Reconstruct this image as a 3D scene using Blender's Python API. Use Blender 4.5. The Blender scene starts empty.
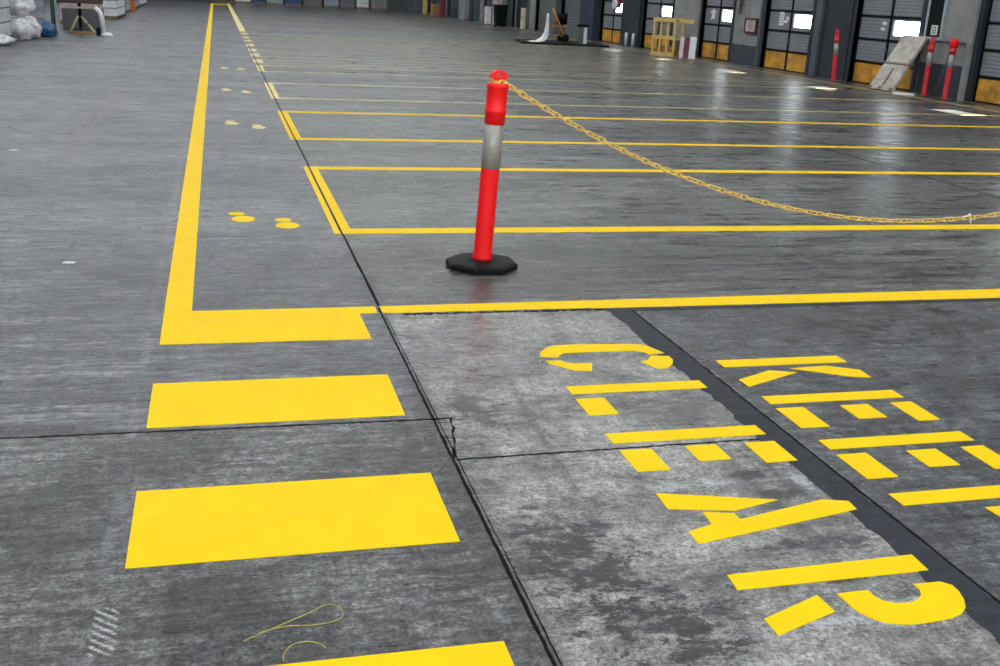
import bpy, bmesh, math, random
from mathutils import Vector, Matrix, Euler
random.seed(7)
S = bpy.context.scene
COL = S.collection
PI = math.pi

# ------------------------------------------------------------------ materials
class NT:
    """small helper around a node tree"""
    def __init__(s, t): s.t = t; s.n = t.nodes; s.l = t.links
    def link(s, a, b):
        if isinstance(a, (int, float)): b.default_value = a
        elif isinstance(a, tuple): b.default_value = a if len(a) != 3 or b.type == 'VECTOR' else (*a, 1)
        else: s.l.new(a, b)
    def m(s, op, a, b=0.0, c=0.0, clamp=False):
        k = s.n.new('ShaderNodeMath'); k.operation = op; k.use_clamp = clamp
        for i, v in enumerate((a, b, c)): s.link(v, k.inputs[i])
        return k.outputs[0]
    def sep(s, v):
        k = s.n.new('ShaderNodeSeparateXYZ'); s.link(v, k.inputs[0]); return k.outputs
    def comb(s, x, y, z=0.0):
        k = s.n.new('ShaderNodeCombineXYZ')
        for i, v in enumerate((x, y, z)): s.link(v, k.inputs[i])
        return k.outputs[0]
    def noise(s, vec, scale=1.0, detail=4.0, rough=.5, dist=0.0):
        k = s.n.new('ShaderNodeTexNoise'); s.link(vec, k.inputs['Vector'])
        k.inputs['Scale'].default_value = scale; k.inputs['Detail'].default_value = detail
        k.inputs['Roughness'].default_value = rough; k.inputs['Distortion'].default_value = dist
        return k.outputs[0]
    def ramp(s, v, a, b, lo=0.0, hi=1.0, smooth=True):
        k = s.n.new('ShaderNodeMapRange'); k.clamp = True
        if smooth: k.interpolation_type = 'SMOOTHSTEP'
        for i, q in enumerate((v, a, b, lo, hi)): s.link(q, k.inputs[i])
        return k.outputs[0]
    def mix(s, f, a, b):
        k = s.n.new('ShaderNodeMix'); k.data_type = 'RGBA'
        s.link(f, k.inputs[0]); s.link(a, k.inputs[6]); s.link(b, k.inputs[7])
        return k.outputs[2]
    def step(s, v, e, w=.01): return s.ramp(v, e - w, e + w)
    def box(s, x, y, x0, x1, y0, y1, w=.02):
        a = s.m('MULTIPLY', s.step(x, x0, w), s.ramp(x, x1 - w, x1 + w, 1.0, 0.0))
        b = s.m('MULTIPLY', s.step(y, y0, w), s.ramp(y, y1 - w, y1 + w, 1.0, 0.0))
        return s.m('MULTIPLY', a, b)

def new_mat(name):
    m = bpy.data.materials.new(name); m.use_nodes = True
    nt = NT(m.node_tree); b = nt.n['Principled BSDF']
    return m, nt, b

def mat(name, col, rough=.6, metal=0.0, var=.25, scale=6.0, bump=0.0, stretch=(1, 1, 1), dirt=None, spec=None):
    m, nt, b = new_mat(name)
    tc = nt.n.new('ShaderNodeTexCoord').outputs['Object']
    mp = nt.n.new('ShaderNodeMapping'); nt.link(tc, mp.inputs[0]); mp.inputs['Scale'].default_value = stretch
    n = nt.noise(mp.outputs[0], scale, 5, .6)
    f = nt.ramp(n, .3, .7)
    lo = tuple(c * (1 - var) for c in col); hi = tuple(min(1, c * (1 + var * .5)) for c in col)
    c = nt.mix(f, (*lo, 1), (*hi, 1))
    if dirt:
        n2 = nt.noise(tc, scale * .6, 6, .7)
        c = nt.mix(nt.ramp(n2, .5, .68, 0, dirt[1]), c, (*dirt[0], 1))
    nt.link(c, b.inputs['Base Color'])
    b.inputs['Roughness'].default_value = rough; b.inputs['Metallic'].default_value = metal
    if spec is not None: b.inputs['Specular IOR Level'].default_value = spec
    if bump:
        k = nt.n.new('ShaderNodeBump'); k.inputs['Strength'].default_value = bump; k.inputs['Distance'].default_value = .01
        nt.link(n, k.inputs['Height']); nt.link(k.outputs[0], b.inputs['Normal'])
    return m

def ribbed(name, col, pitch, rough=.55, var=.2, axis=2, depth=.6, dark=.72, dirt=None):
    """sheet metal with horizontal ribs, ribs as bump, grooves between them in a darker colour"""
    m, nt, b = new_mat(name)
    tc = nt.n.new('ShaderNodeTexCoord').outputs['Object']
    z = nt.sep(tc)[axis]
    t = nt.m('ABSOLUTE', nt.m('SUBTRACT', nt.m('FRACT', nt.m('DIVIDE', z, pitch)), .5))
    r = nt.ramp(t, .30, .42)
    n = nt.noise(tc, 3, 6, .65)
    c = nt.mix(nt.ramp(n, .3, .7), (*[k * (1 - var) for k in col], 1), (*col, 1))
    c = nt.mix(r, c, (*[k * dark for k in col], 1))
    if dirt: c = nt.mix(nt.ramp(nt.noise(tc, 5, 6, .7), .52, .66, 0, dirt[1]), c, (*dirt[0], 1))
    nt.link(c, b.inputs['Base Color']); b.inputs['Roughness'].default_value = rough
    k = nt.n.new('ShaderNodeBump'); k.inputs['Strength'].default_value = depth; k.inputs['Distance'].default_value = .02
    nt.link(nt.m('SUBTRACT', 1.0, r), k.inputs['Height']); nt.link(k.outputs[0], b.inputs['Normal'])
    return m

def emis(name, col, s):
    m, nt, b = new_mat(name)
    b.inputs['Base Color'].default_value = (.8, .8, .8, 1)
    b.inputs['Emission Color'].default_value = (*col, 1); b.inputs['Emission Strength'].default_value = s
    return m

def floor_material():
    m, nt, b = new_mat('worn_concrete')
    tc = nt.n.new('ShaderNodeTexCoord').outputs['Object']
    x, y, z = nt.sep(tc)
    def mp(sx, sy, rot=0.0):
        k = nt.n.new('ShaderNodeMapping'); nt.link(tc, k.inputs[0]); k.inputs['Scale'].default_value = (sx, sy, 1); k.inputs['Rotation'].default_value = (0, 0, rot)
        return k.outputs[0]
    mul = lambda p, q: nt.m('MULTIPLY', p, q)
    add = lambda p, q: nt.m('ADD', p, q)
    def tint(v, col):
        k = nt.n.new('ShaderNodeVectorMath'); k.operation = 'SCALE'; k.inputs[0].default_value = col; nt.link(v, k.inputs['Scale']); return k.outputs[0]
    wob = mul(nt.m('SUBTRACT', nt.noise(tc, 6, 3), .5), .03)
    xw = add(x, wob)
    slab = nt.box(xw, y, .80, 2.05, -3, 5.26, .01)
    slabR = nt.box(xw, y, 2.19, 30, -3, 5.26, .01)
    slabL = nt.box(x, y, -30, .79, -3, 3.87, .008)
    sA = nt.noise(mp(.7, 5.0, .02), 1.6, 12, .74, .5)          # long brushed streaks
    sB = nt.noise(mp(1.6, 11.0, -.03), 2.4, 12, .78, .4)       # finer ones
    sC = nt.noise(mp(.15, .9, .05), 1.0, 6, .6, .6)            # broad bands
    iso = nt.noise(tc, 2.2, 12, .72, .5)
    fine = nt.noise(tc, 22, 10, .82)
    grit = nt.noise(tc, 70, 6, .8)
    streak = mul(mul(nt.ramp(sA, .40, .60, .50, 1.55), nt.ramp(sB, .42, .58, .52, 1.52)), mul(nt.ramp(sC, .38, .62, .66, 1.28), nt.ramp(fine, .42, .58, .62, 1.40)))
    hall = nt.mix(nt.step(x, .79, .02), tint(mul(streak, .080), (.98, .985, 1.06)), tint(mul(streak, .084), (1.0, 1.005, .965)))
    rub = mul(mul(nt.ramp(iso, .38, .62, .50, 1.5), nt.ramp(fine, .40, .60, .50, 1.55)), mul(nt.ramp(sB, .40, .60, .55, 1.45), nt.ramp(grit, .40, .60, .55, 1.5)))
    left = tint(mul(rub, .074), (1.0, 1.0, 1.0))
    right = tint(mul(rub, .062), (.97, 1.0, 1.06))
    lv = mul(mul(nt.ramp(iso, .38, .62, .55, 1.36), nt.ramp(fine, .40, .60, .55, 1.38)), mul(nt.ramp(sA, .38, .62, .80, 1.18), nt.ramp(grit, .40, .60, .55, 1.42)))
    light = tint(mul(lv, .215), (1.02, 1.01, .965))
    warp = nt.noise(tc, 7.5, 12, .86, .6)
    warp2 = nt.m('ADD', .5, mul(nt.m('SUBTRACT', nt.noise(mp(5.5, 8.0, .6), 1.7, 12, .82, .25), .5), 1.7))
    # oily stains that eat into the light slab
    darkc = (.020, .020, .022, 1)
    vein = nt.noise(mp(3.2, 5.5, .5), 1.7, 12, .82, .4)
    rough_n = add(mul(nt.m('SUBTRACT', fine, .5), 1.1), mul(nt.m('SUBTRACT', grit, .5), .9))
    light = nt.mix(nt.ramp(add(vein, mul(rough_n, .45)), .56, .635, 0, .80), light, darkc)
    def dab(cx, cy, rx, ry, thr, gain):
        dx = nt.m('DIVIDE', nt.m('SUBTRACT', x, cx), rx); dy = nt.m('DIVIDE', nt.m('SUBTRACT', y, cy), ry)
        d = nt.m('SQRT', add(mul(dx, dx), mul(dy, dy)))
        fall = nt.m('SUBTRACT', 1.0, nt.ramp(d, .1, 1.0))
        return mul(nt.ramp(add(add(warp2, mul(rough_n, .5)), mul(nt.m('SUBTRACT', fall, .55), .20)), thr, thr + .045), mul(nt.ramp(fall, 0, .15), gain))
    for a in ((1.02, 2.70, .30, .55, .505, .95), (1.16, 2.34, .42, .30, .525, .92), (.96, 3.92, .20, .32, .50, .8), (1.82, 3.17, .13, .06, .46, .95),
              (1.90, 3.02, .22, .07, .50, .85), (1.85, 2.66, .34, .10, .53, .85), (1.80, 2.47, .22, .05, .48, .9), (1.2, 2.2, .3, .12, .52, .85), (1.7, 3.9, .3, .12, .56, .7)):
        light = nt.mix(dab(*a), light, darkc)
    for a in ((1.88, 2.26, .18, .10, .48, .75), (1.55, 2.24, .3, .09, .54, .55), (1.62, 3.13, .35, .07, .53, .5), (2.0, 3.1, .05, .3, .52, .5), (1.5, 4.4, .5, .1, .56, .3), (.83, 4.9, .05, .4, .52, .5)):
        light = nt.mix(dab(*a), light, (.46, .47, .49, 1))
    c = nt.mix(slabL, hall, left)
    c = nt.mix(slab, c, light)
    c = nt.mix(slabR, c, right)
    # dark scuffs and tyre smears
    sc1 = nt.noise(mp(.9, 4.2, .08), 1.9, 12, .78, 1.2)
    c = nt.mix(nt.ramp(sc1, .575, .68, 0, .48), c, (.018, .019, .022, 1))
    ty = nt.noise(mp(3.2, .16, .10), 1.5, 7, .7, .5)
    c = nt.mix(nt.ramp(ty, .54, .66, 0, .42), c, (.020, .020, .024, 1))
    ty2 = nt.noise(mp(2.2, .5, -.35), 1.3, 8, .7, .6)
    c = nt.mix(nt.ramp(ty2, .56, .68, 0, .40), c, (.024, .024, .028, 1))
    sp = nt.noise(tc, 19, 5, .7)
    c = nt.mix(nt.ramp(sp, .68, .72, 0, .8), c, (.010, .010, .010, 1))
    # pale rubbed scratches
    sc2 = nt.noise(mp(1.3, 7.5, -.12), 1.5, 12, .78, 1.0)
    c = nt.mix(nt.ramp(sc2, .585, .67, 0, .42), c, (.30, .31, .335, 1))
    # ghost of an old removed line left and right of the walkway bars
    g1 = mul(nt.box(x, y, -.375, -.335, 1.5, 4.9, .01), nt.ramp(warp, .48, .60, 0, .26))
    g2 = mul(nt.box(x, y, .690, .715, 1.5, 4.85, .006), nt.ramp(warp, .48, .60, 0, .35))
    g3 = mul(nt.box(x, y, -.375, -.335, 4.9, 14, .01), nt.ramp(warp, .46, .60, .0, .18))
    for g in (g1, g2, g3): c = nt.mix(g, c, (.40, .41, .43, 1))
    hx = nt.m('FRACT', mul(add(mul(x, .9), y), 30))
    g4 = mul(nt.box(x, y, -.362, -.300, 2.44, 2.66, .006), mul(nt.ramp(hx, .5, .65), nt.ramp(grit, .40, .55, .1, .75)))
    c = nt.mix(g4, c, (.48, .48, .48, 1))
    # faint old red lines
    r1 = mul(nt.box(x, y, -1.39, -1.33, 10.6, 16.5, .02), nt.ramp(warp, .42, .6, .12, .42))
    c = nt.mix(r1, c, (.16, .05, .06, 1))
    r2 = mul(nt.box(x, y, .0, .065, 10.2, 21, .02), nt.ramp(warp, .4, .6, .3, .7))
    c = nt.mix(r2, c, (.060, .040, .050, 1))
    # grime along the slab joints
    j1 = nt.m('SUBTRACT', 1.0, nt.ramp(nt.m('ABSOLUTE', nt.m('SUBTRACT', x, .795)), .0, .07))
    c = nt.mix(mul(j1, nt.ramp(iso, .38, .6, .15, .75)), c, (.024, .024, .024, 1))
    j2 = mul(nt.m('SUBTRACT', 1.0, nt.ramp(nt.m('ABSOLUTE', nt.m('SUBTRACT', x, 7.2)), .0, .05)), nt.ramp(y, 6.8, 7.5))
    c = nt.mix(mul(j2, .6), c, (.03, .03, .03, 1))
    # oval oil spot beside the walkway
    ex = nt.m('DIVIDE', add(x, .51), .075); ey = nt.m('DIVIDE', nt.m('SUBTRACT', y, 6.0), .055)
    d = add(mul(ex, ex), mul(ey, ey))
    c = nt.mix(nt.ramp(d, .8, 1.2, .7, 0), c, (.018, .018, .02, 1))
    nt.link(c, b.inputs['Base Color'])
    rr = nt.ramp(add(mul(sA, .6), mul(iso, .4)), .38, .62, .22, .42)
    nt.link(rr, b.inputs['Roughness'])
    b.inputs['Specular IOR Level'].default_value = .28
    k = nt.n.new('ShaderNodeBump'); k.inputs['Strength'].default_value = .35; k.inputs['Distance'].default_value = .004
    nt.link(add(mul(sB, .7), mul(fine, .3)), k.inputs['Height']); nt.link(k.outputs[0], b.inputs['Normal'])
    return m

def yellow_paint(name, col, wear):
    m, nt, b = new_mat(name)
    tc = nt.n.new('ShaderNodeTexCoord').outputs['Object']
    n = nt.noise(tc, 4, 6, .65); n2 = nt.noise(tc, 45, 3, .6)
    c = nt.mix(nt.ramp(n, .3, .7), (*[k * .93 for k in col], 1), (*col, 1))
    c = nt.mix(nt.ramp(n2, .70, .76, 0, .6), c, (.25, .17, .02, 1))
    n3 = nt.noise(tc, 7, 8, .75)
    c = nt.mix(nt.ramp(n3, .60, .72, 0, wear), c, (.30, .25, .14, 1))
    nt.link(c, b.inputs['Base Color']); b.inputs['Roughness'].default_value = .55; b.inputs['Specular IOR Level'].default_value = .10
    k = nt.n.new('ShaderNodeBump'); k.inputs['Strength'].default_value = .15; k.inputs['Distance'].default_value = .002
    nt.link(n2, k.inputs['Height']); nt.link(k.outputs[0], b.inputs['Normal'])
    return m

M = dict(
    floor=floor_material(),
    yellow=yellow_paint('yellow_floor_paint', (.88, .575, .0), .12),
    yellow_worn=yellow_paint('worn_yellow_floor_paint', (.80, .53, .06), .5),
    seal=mat('black_joint_sealant', (.006, .006, .007), .8, var=.4, scale=20, spec=.1),
    strip=mat('asphalt_filler_strip', (.022, .026, .034), .6, var=.4, scale=14, bump=.3, spec=.25),
    red=mat('red_plastic', (.92, .010, .014), .4, var=.06, scale=5, spec=.3),
    redfar=mat('faded_red_plastic', (.70, .03, .04), .45, var=.25, scale=5),
    silver=mat('silver_reflective_sheet', (.34, .335, .31), .38, metal=.25, var=.12, scale=8),
    rubber=mat('black_rubber', (.008, .008, .009), .6, var=.3, scale=12, bump=.1, spec=.12),
    chain=mat('yellow_plastic_chain', (.86, .58, .12), .45, var=.22, scale=14),
    white=mat('white_plastic', (.78, .79, .80), .5, var=.1),
    wall=mat('grey_painted_wall', (.27, .275, .27), .7, var=.2, scale=2.0, dirt=((.10, .10, .10), .4)),
    wall_lo=mat('slate_blue_dado', (.032, .046, .062), .55, var=.2, scale=3),
    dark=mat('dark_blue_painted_steel', (.018, .026, .038), .45, var=.3, scale=3),
    navy=mat('navy_painted_steel', (.020, .036, .066), .45, var=.25, scale=3),
    teal=mat('grey_green_paint', (.085, .115, .115), .6, var=.25, scale=2.5),
    steel=mat('grey_painted_steel', (.085, .10, .12), .45, var=.2, scale=3),
    black=mat('black_steel', (.004, .004, .005), .6, var=.3, spec=.15),
    door=ribbed('grey_ribbed_door_panel', (.235, .255, .285), .075),
    roller=ribbed('grey_roller_slat', (.155, .17, .175), .115, dark=.4),
    orange=mat('yellow_orange_door_panel', (.68, .33, .03), .55, var=.35, scale=2.2, bump=.1, stretch=(1, 1, 3), dirt=((.13, .07, .03), .6)),
    board=mat('dirty_white_board', (.50, .47, .41), .7, var=.3, scale=5, bump=.2, dirt=((.20, .17, .13), .65)),
    crate=mat('pale_yellow_wood', (.66, .47, .15), .6, var=.2, scale=5),
    wood=mat('orange_brown_wood', (.38, .19, .07), .6, var=.3, scale=6, stretch=(1, 1, 4)),
    darkwood=mat('dark_brown_wood', (.045, .022, .018), .5, var=.3, scale=5),
    cream=mat('cream_painted_steel', (.62, .55, .40), .5, var=.2),
    pinkpale=mat('pale_pink_white_board', (.72, .62, .65), .5, var=.1),
    maroon=mat('maroon_board', (.20, .02, .05), .5, var=.2),
    pink=mat('pale_pink_board', (.52, .43, .44), .5, var=.15),
    paper=mat('white_paper', (.72, .72, .70), .7, var=.05),
    signred=mat('dark_red_frame', (.10, .018, .022), .5, var=.2),
    wrap=mat('pallet_wrap_film', (.56, .60, .60), .3, var=.25, scale=4, bump=.6, stretch=(1, 1, .3)),
    bag=mat('white_crumpled_film', (.68, .67, .70), .4, var=.35, scale=9, bump=.8),
    bluebag=mat('blue_plastic_film', (.02, .09, .20), .35, var=.4, scale=8, bump=.5),
    palecrate=mat('pale_blue_grey_crate', (.36, .41, .47), .5, var=.2),
    greybox=mat('grey_laminate', (.12, .115, .125), .55, var=.2),
    bluesteel=mat('blue_steel_frame', (.02, .07, .22), .45, var=.2),
    green=mat('dark_green_tarp', (.025, .06, .05), .6, var=.3),
    orangeplastic=mat('orange_plastic', (.75, .20, .06), .5, var=.1),
    roof=mat('white_roof_sheet', (.52, .54, .55), .6, var=.08, scale=1),
    farwall=mat('pale_grey_cladding', (.16, .17, .17), .65, var=.15, scale=.7),
    pale_yellow=None,
    timber=mat('timber_dunnage', (.22, .17, .12), .7, var=.3, scale=6),
    chalk=mat('yellow_crayon', (.42, .38, .10), .8, var=.3, scale=60),
    backlight=emis('added_back_fill', (.95, .98, 1.0), 5.0),  # glow of the fill panels added behind the camera
    roof_glow=emis('added_roof_glow', (.93, .97, 1.0), 6.2),  # glow of the unseen roof strips added as area lights
)
def pale_paint():  # paler yellow, duller on the cross lines than on the dashes
    m, nt, b = new_mat('pale_floor_paint')
    g = nt.n.new('ShaderNodeNewGeometry').outputs['Position']
    x, y, z = nt.sep(g)
    n = nt.noise(g, 3, 8, .75)
    line = nt.mix(nt.ramp(n, .40, .60), (.32, .28, .14, 1), (.60, .48, .18, 1))
    dash = nt.mix(nt.ramp(n, .4, .6), (.72, .55, .16, 1), (.84, .68, .22, 1))
    nt.link(nt.mix(nt.step(x, .98, .1), dash, line), b.inputs['Base Color'])
    b.inputs['Roughness'].default_value = .4
    return m
M['pale_yellow'] = pale_paint()
def glass_material():
    m, nt, b = new_mat('window_glass')
    o = nt.n['Material Output']; nt.n.remove(b)
    t = nt.n.new('ShaderNodeBsdfTransparent'); g = nt.n.new('ShaderNodeBsdfGlossy'); g.inputs['Roughness'].default_value = .05
    x = nt.n.new('ShaderNodeMixShader'); x.inputs[0].default_value = .06
    nt.link(t.outputs[0], x.inputs[1]); nt.link(g.outputs[0], x.inputs[2]); nt.link(x.outputs[0], o.inputs[0])
    return m
M['glass'] = glass_material()

# ------------------------------------------------------------------ mesh builder
class MB:
    def __init__(s): s.bm = bmesh.new()
    def box(s, x0, x1, y0, y1, z0, z1, bev=0.0, mtx=None):
        b = bmesh.new()
        bmesh.ops.create_cube(b, size=1)
        bmesh.ops.scale(b, vec=(x1 - x0, y1 - y0, z1 - z0), verts=b.verts)
        bmesh.ops.translate(b, vec=((x0 + x1) / 2, (y0 + y1) / 2, (z0 + z1) / 2), verts=b.verts)
        if bev: bmesh.ops.bevel(b, geom=b.edges[:], offset=bev, segments=2, affect='EDGES', profile=.7)
        return s._add(b, mtx)
    def _add(s, b, mtx=None):
        if mtx is not None: bmesh.ops.transform(b, matrix=mtx, verts=b.verts)
        me = bpy.data.meshes.new('t'); b.to_mesh(me); b.free(); s.bm.from_mesh(me); bpy.data.meshes.remove(me); return s
    def lathe(s, prof, n=24, mtx=None, smooth=True):
        b = bmesh.new(); rings = []
        for r, z in prof:
            if r < 1e-6: rings.append([b.verts.new((0, 0, z))])
            else: rings.append([b.verts.new((r * math.cos(2 * PI * (i + .5) / n), r * math.sin(2 * PI * (i + .5) / n), z)) for i in range(n)])
        for a, c in zip(rings, rings[1:]):
            for i in range(n):
                j = (i + 1) % n
                if len(a) == 1 and len(c) == 1: continue
                if len(a) == 1: f = b.faces.new((a[0], c[i], c[j]))
                elif len(c) == 1: f = b.faces.new((a[j], a[i], c[0]))
                else: f = b.faces.new((a[i], a[j], c[j], c[i]))
                f.smooth = smooth
        if len(rings[0]) > 1: b.faces.new(rings[0][::-1])
        if len(rings[-1]) > 1: b.faces.new(rings[-1])
        bmesh.ops.recalc_face_normals(b, faces=b.faces)
        return s._add(b, mtx)
    def tube(s, pts, r, n=8, closed=False, smooth=True):
        pts = [Vector(p) for p in pts]; b = bmesh.new(); rings = []; L = len(pts); up = None
        rr = r if isinstance(r, (list, tuple)) else [r] * L
        for i, p in enumerate(pts):
            if closed: d = pts[(i + 1) % L] - pts[i - 1]
            else: d = pts[min(i + 1, L - 1)] - pts[max(i - 1, 0)]
            d.normalize()
            if up is None: up = Vector((0, 0, 1)) if abs(d.z) < .9 else Vector((1, 0, 0))
            a = d.cross(up).normalized(); up = a.cross(d).normalized()
            rings.append([b.verts.new(p + rr[i] * (math.cos(2 * PI * k / n) * a + math.sin(2 * PI * k / n) * up)) for k in range(n)])
        seq = list(zip(rings, rings[1:])) + ([(rings[-1], rings[0])] if closed else [])
        for a, c in seq:
            for i in range(n):
                j = (i + 1) % n; f = b.faces.new((a[i], a[j], c[j], c[i])); f.smooth = smooth
        if not closed: b.faces.new(rings[0][::-1]); b.faces.new(rings[-1])
        bmesh.ops.recalc_face_normals(b, faces=b.faces)
        return s._add(b)
    def prism(s, poly, z0, z1, mtx=None):
        b = bmesh.new()
        lo = [b.verts.new((x, y, z0)) for x, y in poly]; hi = [b.verts.new((x, y, z1)) for x, y in poly]
        n = len(poly)
        b.faces.new(lo[::-1]); b.faces.new(hi)
        for i in range(n): j = (i + 1) % n; b.faces.new((lo[i], lo[j], hi[j], hi[i]))
        b.normal_update()
        bmesh.ops.triangulate(b, faces=[f for f in b.faces if len(f.verts) > 4], ngon_method='EAR_CLIP')
        bmesh.ops.recalc_face_normals(b, faces=b.faces)
        return s._add(b, mtx)
    def lump(s, c, r, seed=0, amp=.18, sub=3):
        b = bmesh.new(); bmesh.ops.create_icosphere(b, subdivisions=sub, radius=1)
        from mathutils import noise
        for v in b.verts:
            n = noise.noise(v.co * 1.7 + Vector((seed * 3.1, seed, 0))) + .5 * noise.noise(v.co * 4 + Vector((seed, 0, seed)))
            v.co *= 1 + amp * 1.6 * n
            v.co = Vector((v.co.x * r[0], v.co.y * r[1], v.co.z * r[2]))
        zmin = min(v.co.z for v in b.verts)
        for v in b.verts:
            if v.co.z < -.75 * r[2]: v.co.z = -.75 * r[2]
            v.co += Vector(c) + Vector((0, 0, .75 * r[2]))
        for f in b.faces: f.smooth = True
        return s._add(b)
    def build(s, name, m, parent=None, loc=None, **props):
        me = bpy.data.meshes.new(name); s.bm.to_mesh(me); s.bm.free()
        o = bpy.data.objects.new(name, me); me.materials.append(M[m] if isinstance(m, str) else m)
        COL.objects.link(o)
        if parent: o.parent = parent
        if loc is not None: o.location = loc
        for k, v in props.items(): o[k] = v
        return o

def thing(name, label, cat, loc=(0, 0, 0), group=None, rot=None):
    o = bpy.data.objects.new(name, None); COL.objects.link(o); o.empty_display_size = .1
    o.location = loc; o['label'] = label; o['category'] = cat
    if group: o['group'] = group
    if rot: o.rotation_euler = rot
    return o
def struct(name, mb, m, parent=None):
    o = mb.build(name, m, parent)
    if parent is None: o['kind'] = 'structure'
    return o
def tag(o, label, cat, group=None):
    o['label'] = label; o['category'] = cat
    if group: o['group'] = group
    return o
def dup(root, loc, label, group=None, rot=None):
    r = root.copy(); COL.objects.link(r); r.location = loc; r['label'] = label
    if group: r['group'] = group
    if rot: r.rotation_euler = rot
    for ch in list(root.children):
        c = ch.copy(); COL.objects.link(c); c.parent = r
        for g in list(ch.children):
            d = g.copy(); COL.objects.link(d); d.parent = c
    return r
def base_at(mb_fn, name, m, label, cat, loc, group=None):
    return None

# ------------------------------------------------------------------ camera (position 1.63 m above the floor)
f_px = 1059.745
right = Vector((.9681, -.2470, .0490)); down = Vector((-.0298, -.3080, -.9509)); fwd = Vector((.2489, .9187, -.3054))
def set_camera():
    import math as _m
    vp1 = (215. - 500, -22. - 333); vp2 = (4600. - 500, 205. - 333)
    f = _m.sqrt(-(vp1[0] * vp2[0] + vp1[1] * vp2[1]))
    Y = Vector((*vp1, f)).normalized(); X = Vector((*vp2, f)).normalized(); Z = -(Y.cross(X))
    if Z.y > 0: Z = -Z
    r = Vector((X.x, Y.x, Z.x)); d = Vector((X.y, Y.y, Z.y)); w = Vector((X.z, Y.z, Z.z))
    cam = bpy.data.cameras.new('camera'); o = bpy.data.objects.new('camera', cam); COL.objects.link(o)
    cam.sensor_width = 36; cam.lens = f / 1000 * 36; cam.clip_end = 500
    o.matrix_world = Matrix(((r.x, -d.x, -w.x, 0), (r.y, -d.y, -w.y, 0), (r.z, -d.z, -w.z, 1.63), (0, 0, 0, 1)))
    S.camera = o
set_camera()

# ------------------------------------------------------------------ shell
XW = 14.75          # dock wall face
YF = 84.0           # far wall
XL = -14.0          # left wall
YB = -8.0           # wall behind the camera
ZR = 8.0            # roof
struct('floor', MB().box(XL, XW + .6, YB, YF + .3, -.2, 0), 'floor')
fw = MB(); fw.box(XL, XW + .6, YF, YF + .3, 0, ZR); struct('wall_far', fw, 'farwall')
struct('wall_left', MB().box(XL - .3, XL, YB, YF, 0, ZR), 'farwall')
struct('wall_back', MB().box(XL, XW + .6, YB - .3, YB, 0, ZR), 'farwall')
# roof in strips between the added glowing light strips
rb = MB(); ys = []; y = -5.0; a = YB
sk = []
while y < YF - 4:
    rb.box(XL - .3, XW + .9, a, y, ZR, ZR + .2); sk.append((y, y + 1.3)); a = y + 1.3; y += 6.6
rb.box(XL - .3, XW + .9, a, YF + .3, ZR, ZR + .2)
struct('ceiling', rb, 'roof')
for i, (y0, y1) in enumerate(sk):
    w = MB().box(XL + 1, XW - 1, y0, y1, ZR + .04, ZR + .10)
    struct('window_%d' % (i + 20), w, 'roof_glow')  # unseen glowing strip, added to light the hall from above
for i, x0_ in enumerate((-12.5, -6.0, .5, 7.0)):
    w = MB().box(x0_, x0_ + 5.4, YB, YB + .04, 2.8, 6.8)
    struct('window_%d' % (i + 60), w, 'backlight')  # unseen glowing panel, added to brighten upright faces turned toward the camera
e = MB()
for (y0, y1) in sk:
    e.box(XL - .3, XL + 1, y0, y1, ZR, ZR + .2); e.box(XW - 1, XW + .9, y0, y1, ZR, ZR + .2)
struct('trim_1', e, 'roof')

# ------------------------------------------------------------------ slab joints (thin sealed grooves) and the asphalt filler strip
def ragged(x0, y0, x1, y1, w, amp, n, name, m, z=.0012, lo=1.0, hi=1.0, seed=1):
    r = random.Random(seed)
    d = Vector((x1 - x0, y1 - y0)); L = d.length; d /= L; nrm = Vector((-d.y, d.x))
    A = []; B = []
    for i in range(n + 1):
        p = Vector((x0, y0)) + d * L * i / n
        A.append(p + nrm * (w / 2 + lo * r.uniform(-amp, amp))); B.append(p - nrm * (w / 2 + hi * r.uniform(-amp, amp)))
    bm = MB(); b = bm.bm
    va = [b.verts.new((*p, z)) for p in A]; vb = [b.verts.new((*p, z)) for p in B]
    va0 = [b.verts.new((*p, 0)) for p in A]; vb0 = [b.verts.new((*p, 0)) for p in B]
    for i in range(n):
        b.faces.new((vb[i], vb[i + 1], va[i + 1], va[i])); b.faces.new((va[i], va[i + 1], va0[i + 1], va0[i])); b.faces.new((vb[i + 1], vb[i], vb0[i], vb0[i + 1]))
    bmesh.ops.recalc_face_normals(b, faces=b.faces)
    for f in b.faces:
        pass
    return struct(name, bm, m)
ragged(.79, -2, .79, 2.19, .016, .002, 40, 'trim_2', 'seal')
ragged(.788, 2.19, .791, 5.40, .011, .002, 90, 'trim_3', 'seal', seed=3)
ragged(.806, 2.19, .807, 5.27, .004, .0012, 90, 'trim_14', 'seal', seed=33)
ragged(.797, 5.43, .79, 30, .015, .002, 120, 'trim_4', 'seal', seed=5)
ragged(-14, 3.87, -.81, 3.87, .012, .004, 200, 'trim_5', 'seal', seed=6)
ragged(-.81, 3.868, .86, 3.842, .011, .003, 90, 'trim_6', 'seal', seed=7)
ragged(.80, 3.455, 2.06, 3.472, .011, .003, 80, 'trim_7', 'seal', seed=8)
ragged(.865, 3.85, .80, 3.47, .010, .007, 11, 'trim_8', 'seal', seed=9)
ragged(.90, 5.262, 2.02, 5.262, .022, .012, 90, 'trim_9', 'seal', seed=10)
ragged(2.02, 5.245, 14, 5.255, .055, .004, 90, 'trim_10', 'strip', seed=11)
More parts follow.
